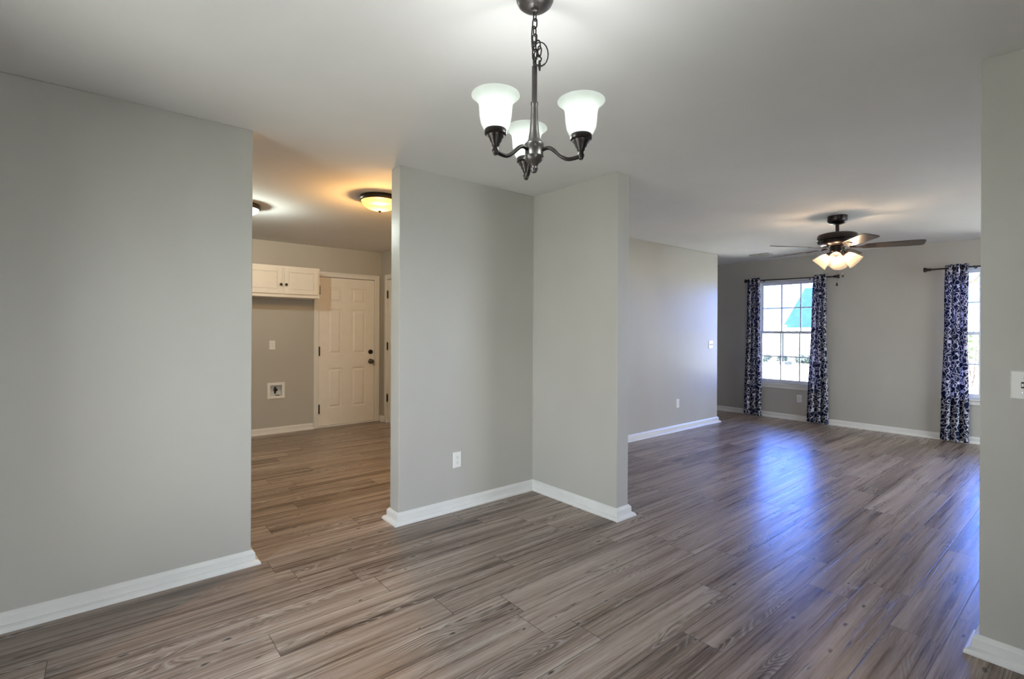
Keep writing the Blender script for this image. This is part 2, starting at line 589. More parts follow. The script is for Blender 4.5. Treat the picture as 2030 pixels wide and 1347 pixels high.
struct(wall_boxes(MB(), (XB - 0.13, YB - 0.13, 0), (XN, YB, H), [WINB], 0).build('wall_front', m_wall))
struct(wall_boxes(MB(), (XN2, YLIV - 0.13, 0), (XW + 0.15, YLIV, H), [WINS], 0).build('wall_living_side', m_wall))
struct(MB().box((XN, YLIV - 0.13, 0), (XN2, YB, H)).build('wall_entry', m_wall))
struct(MB().box((XQ - T, YQ2, 0), (XQ, YHALL, H)).build('wall_hall', m_wall))
struct(MB().box((XQ - T, YHALL, 0), (XW + 0.15, YHALL + 0.13, H)).build('wall_hall_end', m_wall))

BASE = [(0, 0), (0, 0.0778), (0.005, 0.0778), (0.0155, 0.0655), (0.018, 0.061), (0.018, 0.026), (0.027, 0.0245), (0.036, 0.0185), (0.042, 0.009), (0.043, 0)]
def baseboard(name, path, side):
    return struct(MB().sweep(path, BASE, side).build(name, m_trim))
baseboard('baseboard_left', [(XB, YL), (XL, YL), (XL, YL2), (XK, YL2)], -1)
baseboard('baseboard_partition', [(XN, YL2), (XP, YL2), (XP, YL), (XN, YL), (XN, YPB), (XN2, YPB), (XN2, YQ), (XQ, YQ), (XQ, YHALL)], -1)
baseboard('baseboard_window', [(XW, YLIV), (XW, YHALL)], 1)
baseboard('baseboard_right', [(XN, YB), (XN, YN), (XN2, YN), (XN2, YLIV)], 1)
baseboard('baseboard_laundry', [(XK, YR), (2.187, YR)], -1)
baseboard('baseboard_kitchen', [(XS - 0.036, YR), (XS, YR), (XS, DY1 + 0.062)], -1)

# ------------------------------------------------------------------ doors
CAS = 0.063
d1 = struct(empty('door_1', ((DOOR1[0] + DOOR1[1]) / 2, YR, 0)))
def dpart(mb, name, mat, parent, root, **kw):
    o = mb.build(name, mat, None, **kw)
    o.data.transform(Matrix.Translation(-root.location))
    o.parent = parent if parent is not None else root
    return o
def casing(mb, x0, x1, ztop, y, w=CAS, t=0.018):
    """flat casing with a stepped inner edge round an opening in a wall along x, facing -y"""
    for (a, b) in ((x0 - w, x0), (x1, x1 + w)):
        mb.box((a, y - t, 0), (b, y, ztop + w))
    mb.box((x0, y - t, ztop), (x1, y, ztop + w))
    # raised outer lip
    mb.box((x0 - w, y - t - 0.006, 0), (x0 - w + 0.018, y - t, ztop + w))
    mb.box((x1 + w - 0.018, y - t - 0.006, 0), (x1 + w, y - t, ztop + w))
    mb.box((x0 - w + 0.018, y - t - 0.006, ztop + w - 0.018), (x1 + w - 0.018, y - t, ztop + w))
    return mb
mb = casing(MB(), DOOR1[0] + 0.004, DOOR1[1] - 0.004, DOOR1[3] - 0.004, YR)
for a, b in ((DOOR1[0], DOOR1[0] + 0.006), (DOOR1[1] - 0.006, DOOR1[1])):
    mb.box((a, YR, 0), (b, YR + 0.13, DOOR1[3]))
mb.box((DOOR1[0], YR, DOOR1[3] - 0.006), (DOOR1[1], YR + 0.13, DOOR1[3]))
for a, b in ((DOOR1[0] + 0.006, DOOR1[0] + 0.03), (DOOR1[1] - 0.03, DOOR1[1] - 0.006)):  # unseen stop strips added to block daylight leaking round the slab
    mb.box((a, YR + 0.050, 0), (b, YR + 0.085, DOOR1[3] - 0.03))
mb.box((DOOR1[0] + 0.006, YR + 0.050, DOOR1[3] - 0.03), (DOOR1[1] - 0.006, YR + 0.085, DOOR1[3] - 0.006))
dpart(mb, 'door_frame', m_trim, None, d1, bevel=0.003)
SX0, SX1, SZ0, SZ1, SY = DOOR1[0] + 0.010, DOOR1[1] - 0.010, 0.022, DOOR1[3] - 0.012, YR + 0.006
PANEL = [(2.385, 2.580), (2.715, 2.925)]
PROW = [(0.250, 0.795), (0.985, 1.600), (1.690, 1.895)]
def panelled(mb, x0, x1, z0, z1, yf, t, cols, rows, swap=False):
    """slab facing -y with raised panels set in moulded recesses"""
    def B(lo, hi):
        if swap: mb.box((lo[1], lo[0], lo[2]), (hi[1], hi[0], hi[2]))
        else: mb.box(lo, hi)
    B((x0, yf + 0.012, z0), (x1, yf + t, z1))
    xs = [x0] + [c for p in cols for c in p] + [x1]
    zs = [z0] + [c for p in rows for c in p] + [z1]
    for i in range(0, len(xs), 2):
        B((xs[i], yf, z0), (xs[i + 1], yf + 0.012, z1))
    for (a, b) in cols:
        for i in range(0, len(zs), 2):
            B((a, yf, zs[i]), (b, yf + 0.012, zs[i + 1]))
        for (c, d) in rows:
            if swap: mb.frustum((yf + 0.002, a + 0.022, c + 0.022), (yf + 0.0121, b - 0.022, d - 0.022), 0, 0.022, -1)
            else: mb.frustum((a + 0.022, yf + 0.002, c + 0.022), (b - 0.022, yf + 0.0121, d - 0.022), 1, 0.022, -1)
    return mb
slab = dpart(panelled(MB(), SX0, SX1, SZ0, SZ1, SY, 0.042, PANEL, PROW), 'door_panel', m_door, None, d1)
dpart(MB().box((SX0 - 0.004, YR - 0.012, 0.0), (SX1 + 0.004, YR + 0.10, 0.018)).box((SX0 + 0.02, YR + 0.05, 0.018), (SX1 - 0.02, YR + 0.085, 0.035)), 'threshold', m_trim, None, d1, bevel=0.003)
for z in (0.25, 1.03, 1.85):
    hb_ = MB()
    hb_.lathe([(0.010, -0.055), (0.010, 0.055)], (SX0 + 0.006, SY - 0.011, z), (0, 0, 1), 10)
    hb_.sphere((SX0 + 0.006, SY - 0.011, z + 0.056), 0.009, 8).sphere((SX0 + 0.006, SY - 0.011, z - 0.056), 0.009, 8)
    tag(dpart(hb_, 'hinge', m_bronze, None, d1, smooth=True), 'dark bronze hinge')
kb = MB()
kb.lathe([(0.034, 0), (0.034, 0.006), (0.028, 0.012), (0.013, 0.016), (0.013, 0.034), (0.024, 0.042), (0.030, 0.054), (0.029, 0.066), (0.020, 0.075), (0, 0.077)], (2.992, SY, 0.870), (0, -1, 0), 20)
tag(dpart(kb, 'door_knob', m_bronze_s, None, d1, smooth=True), 'dark bronze round knob')
kb = MB()
kb.lathe([(0.033, 0), (0.033, 0.010), (0.027, 0.018), (0.010, 0.019), (0, 0.019)], (2.992, SY, 1.005), (0, -1, 0), 20)
kb.box((2.986, SY - 0.034, 0.990), (2.998, SY - 0.018, 1.020))
tag(dpart(kb, 'deadbolt', m_bronze, None, d1, smooth=True), 'dark bronze deadbolt')

d2 = struct(empty('door_2', (XS, (DY0 + DY1) / 2, 0)))
mb = MB()
for a, b in ((DY0 - CAS, DY0), (DY1, DY1 + CAS)):
    mb.box((XS - 0.018, a, 0), (XS, b, 2.04 + CAS))
mb.box((XS - 0.018, DY0, 2.04), (XS, DY1, 2.04 + CAS))
mb.box((XS, DY0, 0), (XS + 0.13, DY0 + 0.006, 2.04)); mb.box((XS, DY1 - 0.006, 0), (XS + 0.13, DY1, 2.04)); mb.box((XS, DY0 + 0.006, 2.034), (XS + 0.13, DY1 - 0.006, 2.04))
dpart(mb, 'door_frame', m_trim, None, d2, bevel=0.003)
dpart(panelled(MB(), DY0 + 0.010, DY1 - 0.010, 0.012, 2.028, XS + 0.006, 0.036, [(5.90, 6.12), (6.26, 6.48)], [(0.25, 0.80), (0.985, 1.60), (1.69, 1.895)], True), 'door_panel', m_door, None, d2)
for z in (0.35, 1.085, 1.82):
    hb_ = MB()
    hb_.lathe([(0.009, -0.05), (0.009, 0.05)], (XS - 0.006, DY1 - 0.008, z), (0, 0, 1), 10)
    hb_.box((XS - 0.003, DY1 - 0.012, z - 0.048), (XS + 0.004, DY1 + 0.022, z + 0.048))
    hb_.sphere((XS - 0.006, DY1 - 0.008, z + 0.053), 0.009, 8)
    tag(dpart(hb_, 'hinge', m_black, None, d2, smooth=True), 'black hinge')

# ------------------------------------------------------------------ windows
def window(name, w, axis='x', plane=XW, sgn=1, mid=1.31, ncol=3):
    """double hung window in a hole; sgn = direction to the outside along the wall normal"""
    a0, a1, z0, z1 = w
    root = struct(empty(name, (plane, (a0 + a1) / 2, z0) if axis == 'x' else ((a0 + a1) / 2, plane, z0)))
    def B(mb, n0, n1, p0, p1, c0, c1):
        lo, hi = sorted((plane + sgn * n0, plane + sgn * n1))
        if axis == 'x': mb.box((lo, p0, c0), (hi, p1, c1))
        else: mb.box((p0, lo, c0), (p1, hi, c1))
    def ring(mb, n0, n1, p0, p1, c0, c1, t, tb=None, tt=None):
        tb = tb or t
        B(mb, n0, n1, p0, p0 + t, c0, c1); B(mb, n0, n1, p1 - t, p1, c0, c1)
        B(mb, n0, n1, p0 + t, p1 - t, c0, c0 + tb); B(mb, n0, n1, p0 + t, p1 - t, c1 - (tt or t), c1)
    mb = MB(); ring(mb, 0.035, 0.14, a0, a1, z0, z1, 0.012); dpart(mb, 'window_frame', m_vinyl, None, root)
    i0, i1, iz0, iz1 = a0 + 0.012, a1 - 0.012, z0 + 0.012, z1 - 0.012
    st = 0.030
    for nm, c0, c1, n0, tr in (('upper_sash', mid - 0.02, iz1, 0.085, 0.045), ('lower_sash', iz0, mid + 0.02, 0.050, 0.034)):
        mb = MB(); ring(mb, n0, n0 + 0.03, i0, i1, c0, c1, st, 0.040, tr)
        s = dpart(mb, nm, m_vinyl, None, root)
        g0, g1, h0, h1 = i0 + st, i1 - st, c0 + 0.040, c1 - tr
        mb = MB()
        for q in range(1, ncol):
            p = g0 + (g1 - g0) * q / ncol
            B(mb, n0 + 0.010, n0 + 0.020, p - 0.009, p + 0.009, h0, h1)
        hz = (h0 + h1) / 2
        for q in range(ncol):
            p0 = g0 + (g1 - g0) * q / ncol + (0.009 if q else 0)
            p1 = g0 + (g1 - g0) * (q + 1) / ncol - (0.009 if q < ncol - 1 else 0)
            B(mb, n0 + 0.010, n0 + 0.020, p0, p1, hz - 0.009, hz + 0.009)
        dpart(mb, 'muntin', m_vinyl, s, root)
        mb = MB(); B(mb, n0 + 0.0135, n0 + 0.0165, g0, g1, h0, h1); dpart(mb, 'glass_pane', m_pane, s, root)
    mb = MB()
    B(mb, -0.032, 0.035, a0 - 0.035, a1 + 0.035, z0 - 0.022, z0)
    dpart(mb, 'window_sill', m_trim, None, root, bevel=0.004)
    mb = MB(); B(mb, -0.014, 0.0, a0 - 0.02, a1 + 0.02, z0 - 0.075, z0 - 0.022); dpart(mb, 'apron', m_trim, None, root, bevel=0.004)
    # light sampling aid for the daylight that enters by this opening
    pd = bpy.data.lights.new(name + '_portal', 'AREA')
    pd.shape = 'RECTANGLE'; pd.size = a1 - a0; pd.size_y = z1 - z0
    pd.cycles.is_portal = True
    po = bpy.data.objects.new(name + '_portal', pd); C.objects.link(po)
    c = (a0 + a1) / 2; zc = (z0 + z1) / 2
    po.location = (plane + sgn * 0.128, c, zc) if axis == 'x' else (c, plane + sgn * 0.128, zc)
    inward = Vector((-sgn, 0, 0)) if axis == 'x' else Vector((0, -sgn, 0))
    po.rotation_euler = inward.to_track_quat('-Z', 'Y').to_euler()
    return root
window('window_1', WIN1)
window('window_2', WIN2)
window('unseen_window_3', WINB, 'y', YB, -1, ncol=6)
window('added_window_4', WINK, 'x', XB, -1, ncol=6)
window('added_window_5', WINS, 'y', YLIV, -1, ncol=6)

# ------------------------------------------------------------------ chandelier
CH = Vector((1.117, 1.238, H))
ch = empty('chandelier', CH)
tag(ch, 'dark bronze three-arm chandelier with white bell glass shades hanging by a chain', 'chandelier')
def cpart(mb, name, mat, parent=None, **kw):
    o = mb.build(name, mat, None, smooth=True, **kw)
    o.parent = parent if parent else ch
    return o
Z0 = -H
def zz(z): return z - H
cpart(MB().lathe([(0.0635, 0), (0.0635, -0.006), (0.062, -0.016), (0.056, -0.028), (0.044, -0.038), (0.026, -0.044), (0.014, -0.046), (0.013, -0.054), (0.008, -0.058), (0, -0.058)], seg=40), 'canopy', m_bronze_s)
mb = MB()
zl = -0.054
i = 0
def link(mb, c, ax, L=0.032, w=0.0165, r=0.0023, tilt=(0, 0)):
    pts = []
    for q in range(20):
        t = 2 * PI * q / 20
        p = Vector((w / 2 * math.cos(t), 0, (L / 2 - w / 2) * (1 if math.sin(t) >= 0 else -1) + w / 2 * math.sin(t)))
        p = Matrix.Rotation(ax, 3, 'Z') @ (Matrix.Rotation(tilt[0], 3, 'Y') @ p)
        pts.append(Vector(c) + p)
    mb.tube(pts, r, 6, True)
while zl > zz(2.205) + 0.012:
    link(mb, (0.0, 0, zl - 0.013), 0.3 + (PI / 2 if i % 2 else 0))
    zl -= 0.0255
    i += 1
# slack links hanging beside the stem
random.seed(4)
for q in range(6):
    link(mb, (rgt * (0.004 + 0.006 * (q % 3))) + Vector((0, 0, zz(2.285) - q * 0.017)) - fwd * (0.010 + 0.004 * (q % 2)), YAW + q * 1.2, tilt=(0.5 - 0.35 * (q % 4), 0))
cpart(mb, 'chain', m_bronze)
mb = MB()
pts = []
for q in range(49):
    t = q / 48
    if t < 0.5:
        s_ = t / 0.5
        p = rgt * (-0.010 * math.sin(s_ * PI) ) - fwd * 0.004 + Vector((0, 0, zz(2.39) * (1 - s_) + zz(2.21) * s_))
    else:
        s_ = (t - 0.5) / 0.5 * 2 * PI * 1.35
        p = rgt * (0.018 - 0.026 * math.cos(s_)) - fwd * (0.014 + 0.004 * s_ / 6) + Vector((0, 0, zz(2.236) - 0.040 * math.sin(s_)))
    pts.append(p)
cpart(mb.tube(pts, 0.0021, 6), 'cord', m_black)
stem = MB().lathe([(0, zz(2.206)), (0.009, zz(2.204)), (0.009, zz(2.199)), (0.009, zz(2.085)), (0.0125, zz(2.083)), (0.0125, zz(2.076)), (0.0110, zz(2.073)),
                   (0.0128, zz(2.03)), (0.0155, zz(1.99)), (0.020, zz(1.962)), (0.0275, zz(1.948)), (0.0320, zz(1.944)), (0.0325, zz(1.936)), (0.0305, zz(1.932)),
                   (0.0305, zz(1.905)), (0.0325, zz(1.902)), (0.0315, zz(1.895)), (0.0245, zz(1.884)), (0.0140, zz(1.874)), (0.0115, zz(1.868)), (0.0135, zz(1.862)), (0.0085, zz(1.850)), (0, zz(1.846))], seg=32)
cpart(stem, 'stem', m_bronze_s)
SH_O = [(0.031, -0.002), (0.040, 0.006), (0.0475, 0.022), (0.0510, 0.044), (0.0522, 0.065), (0.0540, 0.082), (0.0600, 0.095), (0.0690, 0.104), (0.0765, 0.108)]
SH_I = [(0.0755, 0.1105), (0.0680, 0.1070), (0.0575, 0.0975), (0.0515, 0.083), (0.0497, 0.065), (0.0485, 0.045), (0.0450, 0.024), (0.037, 0.009), (0.0, 0.004)]
arm_angles = (-8, 112, -128)
for k_, deg in enumerate(arm_angles):
    a = R(deg)
    d = (rgt * math.sin(a) + fwd * math.cos(a))
    RA = 0.16
    pts = []
    for q in range(25):
        t = q / 24
        rr = 0.026 + (RA - 0.026) * t
        z = 1.921 + 0.008 * math.sin(min(1, t / 0.3) * PI / 2) - 0.050 * (0.5 - 0.5 * math.cos(min(1, max(0, (t - 0.1) / 0.62)) * PI)) + 0.006 * max(0, (t - 0.72) / 0.28) ** 2
        pts.append(d * rr + Vector((0, 0, zz(z))))
    arm = cpart(MB().tube(pts, 0.0066, 10), 'arm', m_bronze)
    end = d * RA
    cup = MB().lathe([(0, zz(1.872)), (0.006, zz(1.873)), (0.009, zz(1.879)), (0.0115, zz(1.886)), (0.009, zz(1.893)), (0.0085, zz(1.897)), (0.0125, zz(1.902)), (0.0135, zz(1.908)), (0.0190, zz(1.915)),
                      (0.0200, zz(1.921)), (0.0260, zz(1.928)), (0.0275, zz(1.934)), (0.0345, zz(1.938)), (0.0350, zz(1.950)), (0.0330, zz(1.953)), (0.0, zz(1.953))], end, seg=28)
    cpart(cup, 'socket_cup', m_bronze)
    sh = MB().lathe([(r_, z_ + zz(1.951)) for r_, z_ in SH_O + SH_I], end, seg=40, cap=True)
    cpart(sh, 'lamp_shade', m_shade)
    ld = bpy.data.lights.new('chandelier_bulb', 'POINT')
    ld.energy = P_CHAND; ld.shadow_soft_size = 0.024; ld.color = (0.97, 1.0, 0.98)
    lo = bpy.data.objects.new('chandelier_bulb', ld); C.objects.link(lo)
    lo.location = end + Vector((0, 0, zz(2.030))); lo.parent = ch

# ------------------------------------------------------------------ ceiling fan
FN = Vector((5.488, 1.707, H))
fan = empty('ceiling_fan', FN)
tag(fan, 'bronze five-blade ceiling fan with lit bell shades in the living room', 'ceiling fan')
def fpart(mb, name, mat, parent=None, smooth=True, **kw):
    o = mb.build(name, mat, None, smooth=smooth, **kw)
    o.parent = parent if parent else fan
    return o
fpart(MB().lathe([(0.083, 0), (0.084, -0.045), (0.078, -0.058), (0.060, -0.072), (0.036, -0.080), (0.020, -0.082), (0, -0.082)], seg=36), 'canopy', m_bronze)
fpart(MB().lathe([(0.0155, -0.08), (0.0155, -0.150), (0.024, -0.153), (0.026, -0.166)], seg=20), 'downrod', m_bronze)
fpart(MB().lathe([(0, -0.160), (0.06, -0.162), (0.130, -0.168), (0.160, -0.178), (0.168, -0.192), (0.168, -0.226), (0.160, -0.232), (0.168, -0.238), (0.162, -0.262), (0.140, -0.278), (0.092, -0.288), (0.0, -0.290)], seg=44), 'motor_housing', m_bronze)
fpart(MB().lathe([(0.055, -0.288), (0.062, -0.296), (0.062, -0.340), (0.050, -0.352), (0.046, -0.372), (0.038, -0.384), (0.014, -0.392), (0, -0.394)], seg=32), 'switch_housing', m_bronze)
ZB = -0.305
for q in range(5):
    a = R(3 + 72 * q)
    d = Vector((math.cos(a), math.sin(a), 0))
    s = Vector((-math.sin(a), math.cos(a), 0))
    pitch = R(-12)
    Mx = Matrix((d, s, Vector((0, 0, 1)))).transposed().to_4x4() @ Matrix.Rotation(pitch, 4, 'X')
    Mx.translation = (0, 0, ZB)
    out = []
    for (x_, w_) in ((0.215, 0.044), (0.235, 0.054), (0.30, 0.060), (0.45, 0.066), (0.58, 0.069), (0.640, 0.067), (0.660, 0.058), (0.668, 0.040)):
        out.append((x_, w_))
    poly = [(x_, w_) for x_, w_ in out] + [(x_, -w_) for x_, w_ in out[::-1]]
    mbb = MB().prism(poly, -0.003, 0.003)
    bl = fpart(mbb, 'blade', m_blade, smooth=False, bevel=0.0012)
    bl.matrix_local = Mx
    ir = MB()
    ir.prism([(0.10, 0.013), (0.16, 0.011), (0.19, 0.022), (0.215, 0.040), (0.29, 0.036), (0.305, 0.018), (0.305, -0.018), (0.29, -0.036), (0.215, -0.040), (0.19, -0.022), (0.16, -0.011), (0.10, -0.013)], -0.0075, -0.0035)
    for sx, sy in ((0.24, 0.022), (0.24, -0.022), (0.29, 0)):
        ir.lathe([(0.006, 0), (0.005, -0.003), (0, -0.0035)], (sx, sy, -0.0075), seg=8)
    ib = fpart(ir, 'blade_iron', m_bronze, bl)
    ib.matrix_local = Matrix.Identity(4)
    arm_ = MB().tube([d * 0.085 + Vector((0, 0, -0.284)), d * 0.115 + Vector((0, 0, -0.300)), d * 0.15 + Vector((0, 0, -0.309))], 0.009, 8)
    fpart(arm_, 'blade_arm', m_bronze)
view = (Vector((0, 0, H)) - FN); view.z = 0; view.normalize()
side = Vector((-view.y, view.x, 0))
for q in range(4):
    a = R(-6 + 90 * q)
    d = view * math.cos(a) + side * math.sin(a)
    ax = (d * 0.70 + Vector((0, 0, -0.72))).normalized()
    o0 = d * 0.050 + Vector((0, 0, -0.352))
    ho = fpart(MB().lathe([(0.016, -0.02), (0.018, 0.012), (0.027, 0.020), (0.029, 0.034), (0.020, 0.036)], o0, ax, 18), 'light_socket', m_bronze)
    prof_o = [(0.020, 0.022), (0.028, 0.028), (0.044, 0.052), (0.056, 0.082), (0.063, 0.112), (0.069, 0.138), (0.074, 0.150)]
    prof_i = [(0.0725, 0.151), (0.0665, 0.137), (0.0605, 0.112), (0.0535, 0.082), (0.0415, 0.053), (0.026, 0.031), (0.0, 0.026)]
    fpart(MB().lathe(prof_o + prof_i, o0, ax, 28), 'lamp_shade', m_fanglass)
    ld = bpy.data.lights.new('fan_bulb', 'POINT')
    ld.energy = P_FAN; ld.shadow_soft_size = 0.02; ld.color = (1.0, 0.86, 0.70)
    lo = bpy.data.objects.new('fan_bulb', ld); C.objects.link(lo)
    lo.location = o0 + ax * 0.082; lo.parent = fan
for (px_, ln, zt) in ((0.055, 0.205, -0.350), (-0.002, 0.245, -0.392)):
    p0 = -side * 0 + rgt * px_ + view * (0.035 if px_ > 0.01 else 0.0) + Vector((0, 0, zt))
    c_ = fpart(MB().tube([p0, p0 - Vector((0, 0, ln))], 0.0008, 5), 'pull_chain', m_bronze)
    fpart(MB().lathe([(0, 0.0), (0.003, -0.003), (0.009, -0.020), (0.0115, -0.030), (0.008, -0.038), (0, -0.040)], p0 - Vector((0, 0, ln - 0.002)), seg=12), 'pull_knob', m_bronze, c_)

# ------------------------------------------------------------------ flush lights in the kitchen
def flush(loc, label, glass, power, col, r=0.165, depth=0.115):
    o = empty('flush_ceiling_light', loc)
    tag(o, label, 'ceiling light')
    def fp(mb, n, m):
        q = mb.build(n, m, None, smooth=True); q.parent = o; return q
    fp(MB().lathe([(r * 0.98, 0), (r, -0.012), (r * 1.02, -0.026), (r * 0.99, -0.036), (r * 0.93, -0.040), (r * 0.90, -0.034), (r * 0.88, -0.006), (0, -0.006)], seg=44), 'metal_pan', m_bronze)
    pr = []
    for q in range(13):
        t = q / 12 * PI / 2
        pr.append((r * 0.91 * math.cos(t) ** 0.9 if q < 12 else 0.0, -0.036 - (depth - 0.036) * math.sin(t)))
    fp(MB().lathe(pr, seg=44, cap=False), 'glass_bowl', glass)
    fp(MB().lathe([(0, -depth + 0.002), (0.012, -depth), (0.013, -depth - 0.006), (0.008, -depth - 0.013), (0, -depth - 0.016)], seg=16), 'finial', m_bronze)
    ld = bpy.data.lights.new('flush_bulb', 'POINT')
    ld.energy = power; ld.shadow_soft_size = 0.03; ld.color = col
    lo = bpy.data.objects.new('flush_bulb', ld); C.objects.link(lo)
    lo.location = (0.0, 0, -0.072); lo.parent = o
    return o
flush((1.813, 3.946, H), 'round flush ceiling light with glowing amber glass bowl beside partition', m_amber, P_FLUSH_WARM, (1.0, 0.85, 0.64))
flush((0.965, 4.98, H), 'white-lit ceiling light half hidden behind left wall end', m_dome, P_FLUSH_WHITE, (0.95, 1.0, 0.93), 0.16, 0.10)

# ------------------------------------------------------------------ ceiling vent
vt = empty('ceiling_vent', (7.393, 3.272, H))
tag(vt, 'small rectangular louvred air vent in living room ceiling near window wall', 'vent')
m_vent = simple('vent_metal', (0.36, 0.36, 0.34), 0.5, var=0.03)
mb = MB()
vx, vy = 0.090, 0.135
for lo_, hi_ in (((-vx, -vy, -0.010), (-vx + 0.022, vy, 0)), ((vx - 0.022, -vy, -0.010), (vx, vy, 0)), ((-vx + 0.022, -vy, -0.010), (vx - 0.022, -vy + 0.022, 0)), ((-vx + 0.022, vy - 0.022, -0.010), (vx - 0.022, vy, 0))):
    mb.box(lo_, hi_)
o = mb.build('vent_frame', m_vent, vt, bevel=0.002)
MB().box((-vx + 0.02, -vy + 0.02, -0.002), (vx - 0.02, vy - 0.02, -0.0005)).build('duct_shade_sheet', m_slot, vt)  # dark sheet standing in for the shade inside the duct
for q in range(7):
    x_ = -vx + 0.032 + q * 0.0195
    mb = MB().box((-0.008, -vy + 0.022, -0.0012), (0.008, vy - 0.022, 0.0012))
    sl = mb.build('louvre', m_vent, vt)
    sl.location = (x_, 0, -0.0085); sl.rotation_euler = (0, R(24), 0)

# ------------------------------------------------------------------ outlets and switches
def plate_frame(name, loc, normal, label, cat):
    o = empty(name, loc)
    nrm = Vector(normal)
    zx = Vector((0, 0, 1)).cross(nrm)       # local x along the wall
    o.rotation_euler = Matrix((zx, Vector((0, 0, 1)), nrm)).transposed().to_euler()   # local y up, local z out of wall
    tag(o, label, cat)
    return o
def outlet(loc, normal, label, w=0.070, h=0.114):
    o = plate_frame('wall_outlet', loc, normal, label, 'outlet')
    MB().frustum((-w / 2, -h / 2, 0), (w / 2, h / 2, 0.006), 2, 0.004).build('cover_plate', m_plastic, o)
    for s in (-1, 1):
        yc = s * 0.0195
        pts = [(0.0165 * math.cos(t) * 1.0, max(-0.0135, min(0.0135, 0.0175 * math.sin(t))) + yc) for t in [2 * PI * q / 24 for q in range(24)]]
        rc = MB().prism(pts, 0.006, 0.0085).build('receptacle', m_plastic, o)
        sl = MB()
        sl.box((-0.0075, yc - 0.001, 0.0083), (-0.0055, yc + 0.007, 0.0088)); sl.box((0.0055, yc - 0.0005, 0.0083), (0.0075, yc + 0.006, 0.0088))
        sl.lathe([(0.0026, 0.0083), (0.0026, 0.0088)], (0, yc - 0.007, 0), seg=10)
        tag(sl.build('slot', m_slot, rc), 'dark plug slots')
    MB().lathe([(0.003, 0.006), (0.0028, 0.0072), (0, 0.0076)], seg=10).build('screw', m_steel, o, smooth=True)
    return o
outlet((2.038, YL, 0.362), (0, -1, 0), 'white duplex outlet low on partition beneath the chandelier')
outlet((5.912, YQ, 0.362), (0, -1, 0), 'white duplex outlet low on long living room wall')
outlet((XW, 2.983, 0.325), (-1, 0, 0), 'white duplex outlet under the window between curtains')
outlet((1.682, YR, 1.122), (0, -1, 0), 'white outlet above the washer box on laundry wall')
def switch(loc, normal, label, gangs=1, tm=None):
    w = 0.070 + 0.046 * (gangs - 1)
    o = plate_frame('light_switch', loc, normal, label, 'light switch')
    MB().frustum((-w / 2, -0.057, 0), (w / 2, 0.057, 0.007), 2, 0.004).build('cover_plate', m_plastic, o)
    for g in range(gangs):
        xc = (g - (gangs - 1) / 2) * 0.046
        tag(MB().box((xc - 0.0055, -0.0125, 0.0068), (xc + 0.0055, 0.0125, 0.0076)).build('toggle_slot_shade', m_slot, o), 'dark slot shade painted round toggle')  # dark slab stands in for the shade in the gap round the toggle
        tg = MB().frustum((xc - 0.004, -0.006, 0.0072), (xc + 0.004, 0.006, 0.020), 2, 0.0012).build('toggle', tm or m_plastic, o)
        for s in (-1, 1):
            MB().lathe([(0.0035, 0.0068), (0.0032, 0.0084), (0, 0.0088)], (xc, s * 0.030, 0), seg=10).build('screw', m_steel, o, smooth=True)
    return o
switch((XN, 0.226, 1.115), (-1, 0, 0), 'white light switch with toggle on near right wall', 1)
switch((6.757, YQ, 1.132), (0, -1, 0), 'white switch plate near end of long living room wall', 2)

# ------------------------------------------------------------------ washer hook-up box
wb = empty('washer_outlet_box', ((WBOX[0] + WBOX[1]) / 2, YR, WBOX[2]))
tag(wb, 'recessed white washing machine hookup box in laundry wall', 'washer box')
def wpart(mb, n, m, **kw):
    q = mb.build(n, m, None, **kw); q.data.transform(Matrix.Translation(-wb.location)); q.parent = wb; return q
x0, x1, z0, z1 = WBOX
mb = MB()
f0, f1, g0, g1 = x0 - 0.014, x1 + 0.014, z0 - 0.014, z1 + 0.014
bw = 0.034
mb.box((f0, YR - 0.008, g0), (f0 + bw, YR, g1)); mb.box((f1 - bw, YR - 0.008, g0), (f1, YR, g1))
mb.box((f0 + bw, YR - 0.008, g0), (f1 - bw, YR, g0 + bw)); mb.box((f0 + bw, YR - 0.008, g1 - bw), (f1 - bw, YR, g1))
wpart(mb, 'box_trim', m_plastic, bevel=0.002)
mb = MB()
a0, a1, b0, b1 = x0 + 0.001, x1 - 0.001, z0 + 0.001, z1 - 0.001
mb.box((a0, YR + 0.085, b0), (a1, YR + 0.09, b1)); mb.box((a0, YR, b0), (a0 + 0.004, YR + 0.085, b1)); mb.box((a1 - 0.004, YR, b0), (a1, YR + 0.085, b1))
mb.box((a0 + 0.004, YR, b0), (a1 - 0.004, YR + 0.085, b0 + 0.004)); mb.box((a0 + 0.004, YR, b1 - 0.004), (a1 - 0.004, YR + 0.085, b1))
wpart(mb, 'recess', m_plastic)
mb = MB()
mb.lathe([(0.011, 0), (0.011, 0.040), (0.017, 0.042), (0.017, 0.058), (0.010, 0.060), (0.010, 0.085)], ((x0 + x1) / 2, YR + 0.045, z0 + 0.045), (0, 0, 1), 14)
mb.lathe([(0.008, 0), (0.008, 0.030), (0.022, 0.031), (0.022, 0.038), (0, 0.039)], ((x0 + x1) / 2, YR + 0.045, z0 + 0.095), (0, -1, 0), 12)
tag(wpart(mb, 'water_valve', m_black, smooth=True), 'dark water valve')
tag(wpart(MB().lathe([(0.026, 0), (0.026, 0.016), (0.020, 0.016), (0.020, 0.004), (0, 0.004)], (x1 - 0.055, YR + 0.045, z0 + 0.004), (0, 0, 1), 18), 'drain', m_slot, smooth=True), 'dark drain opening')

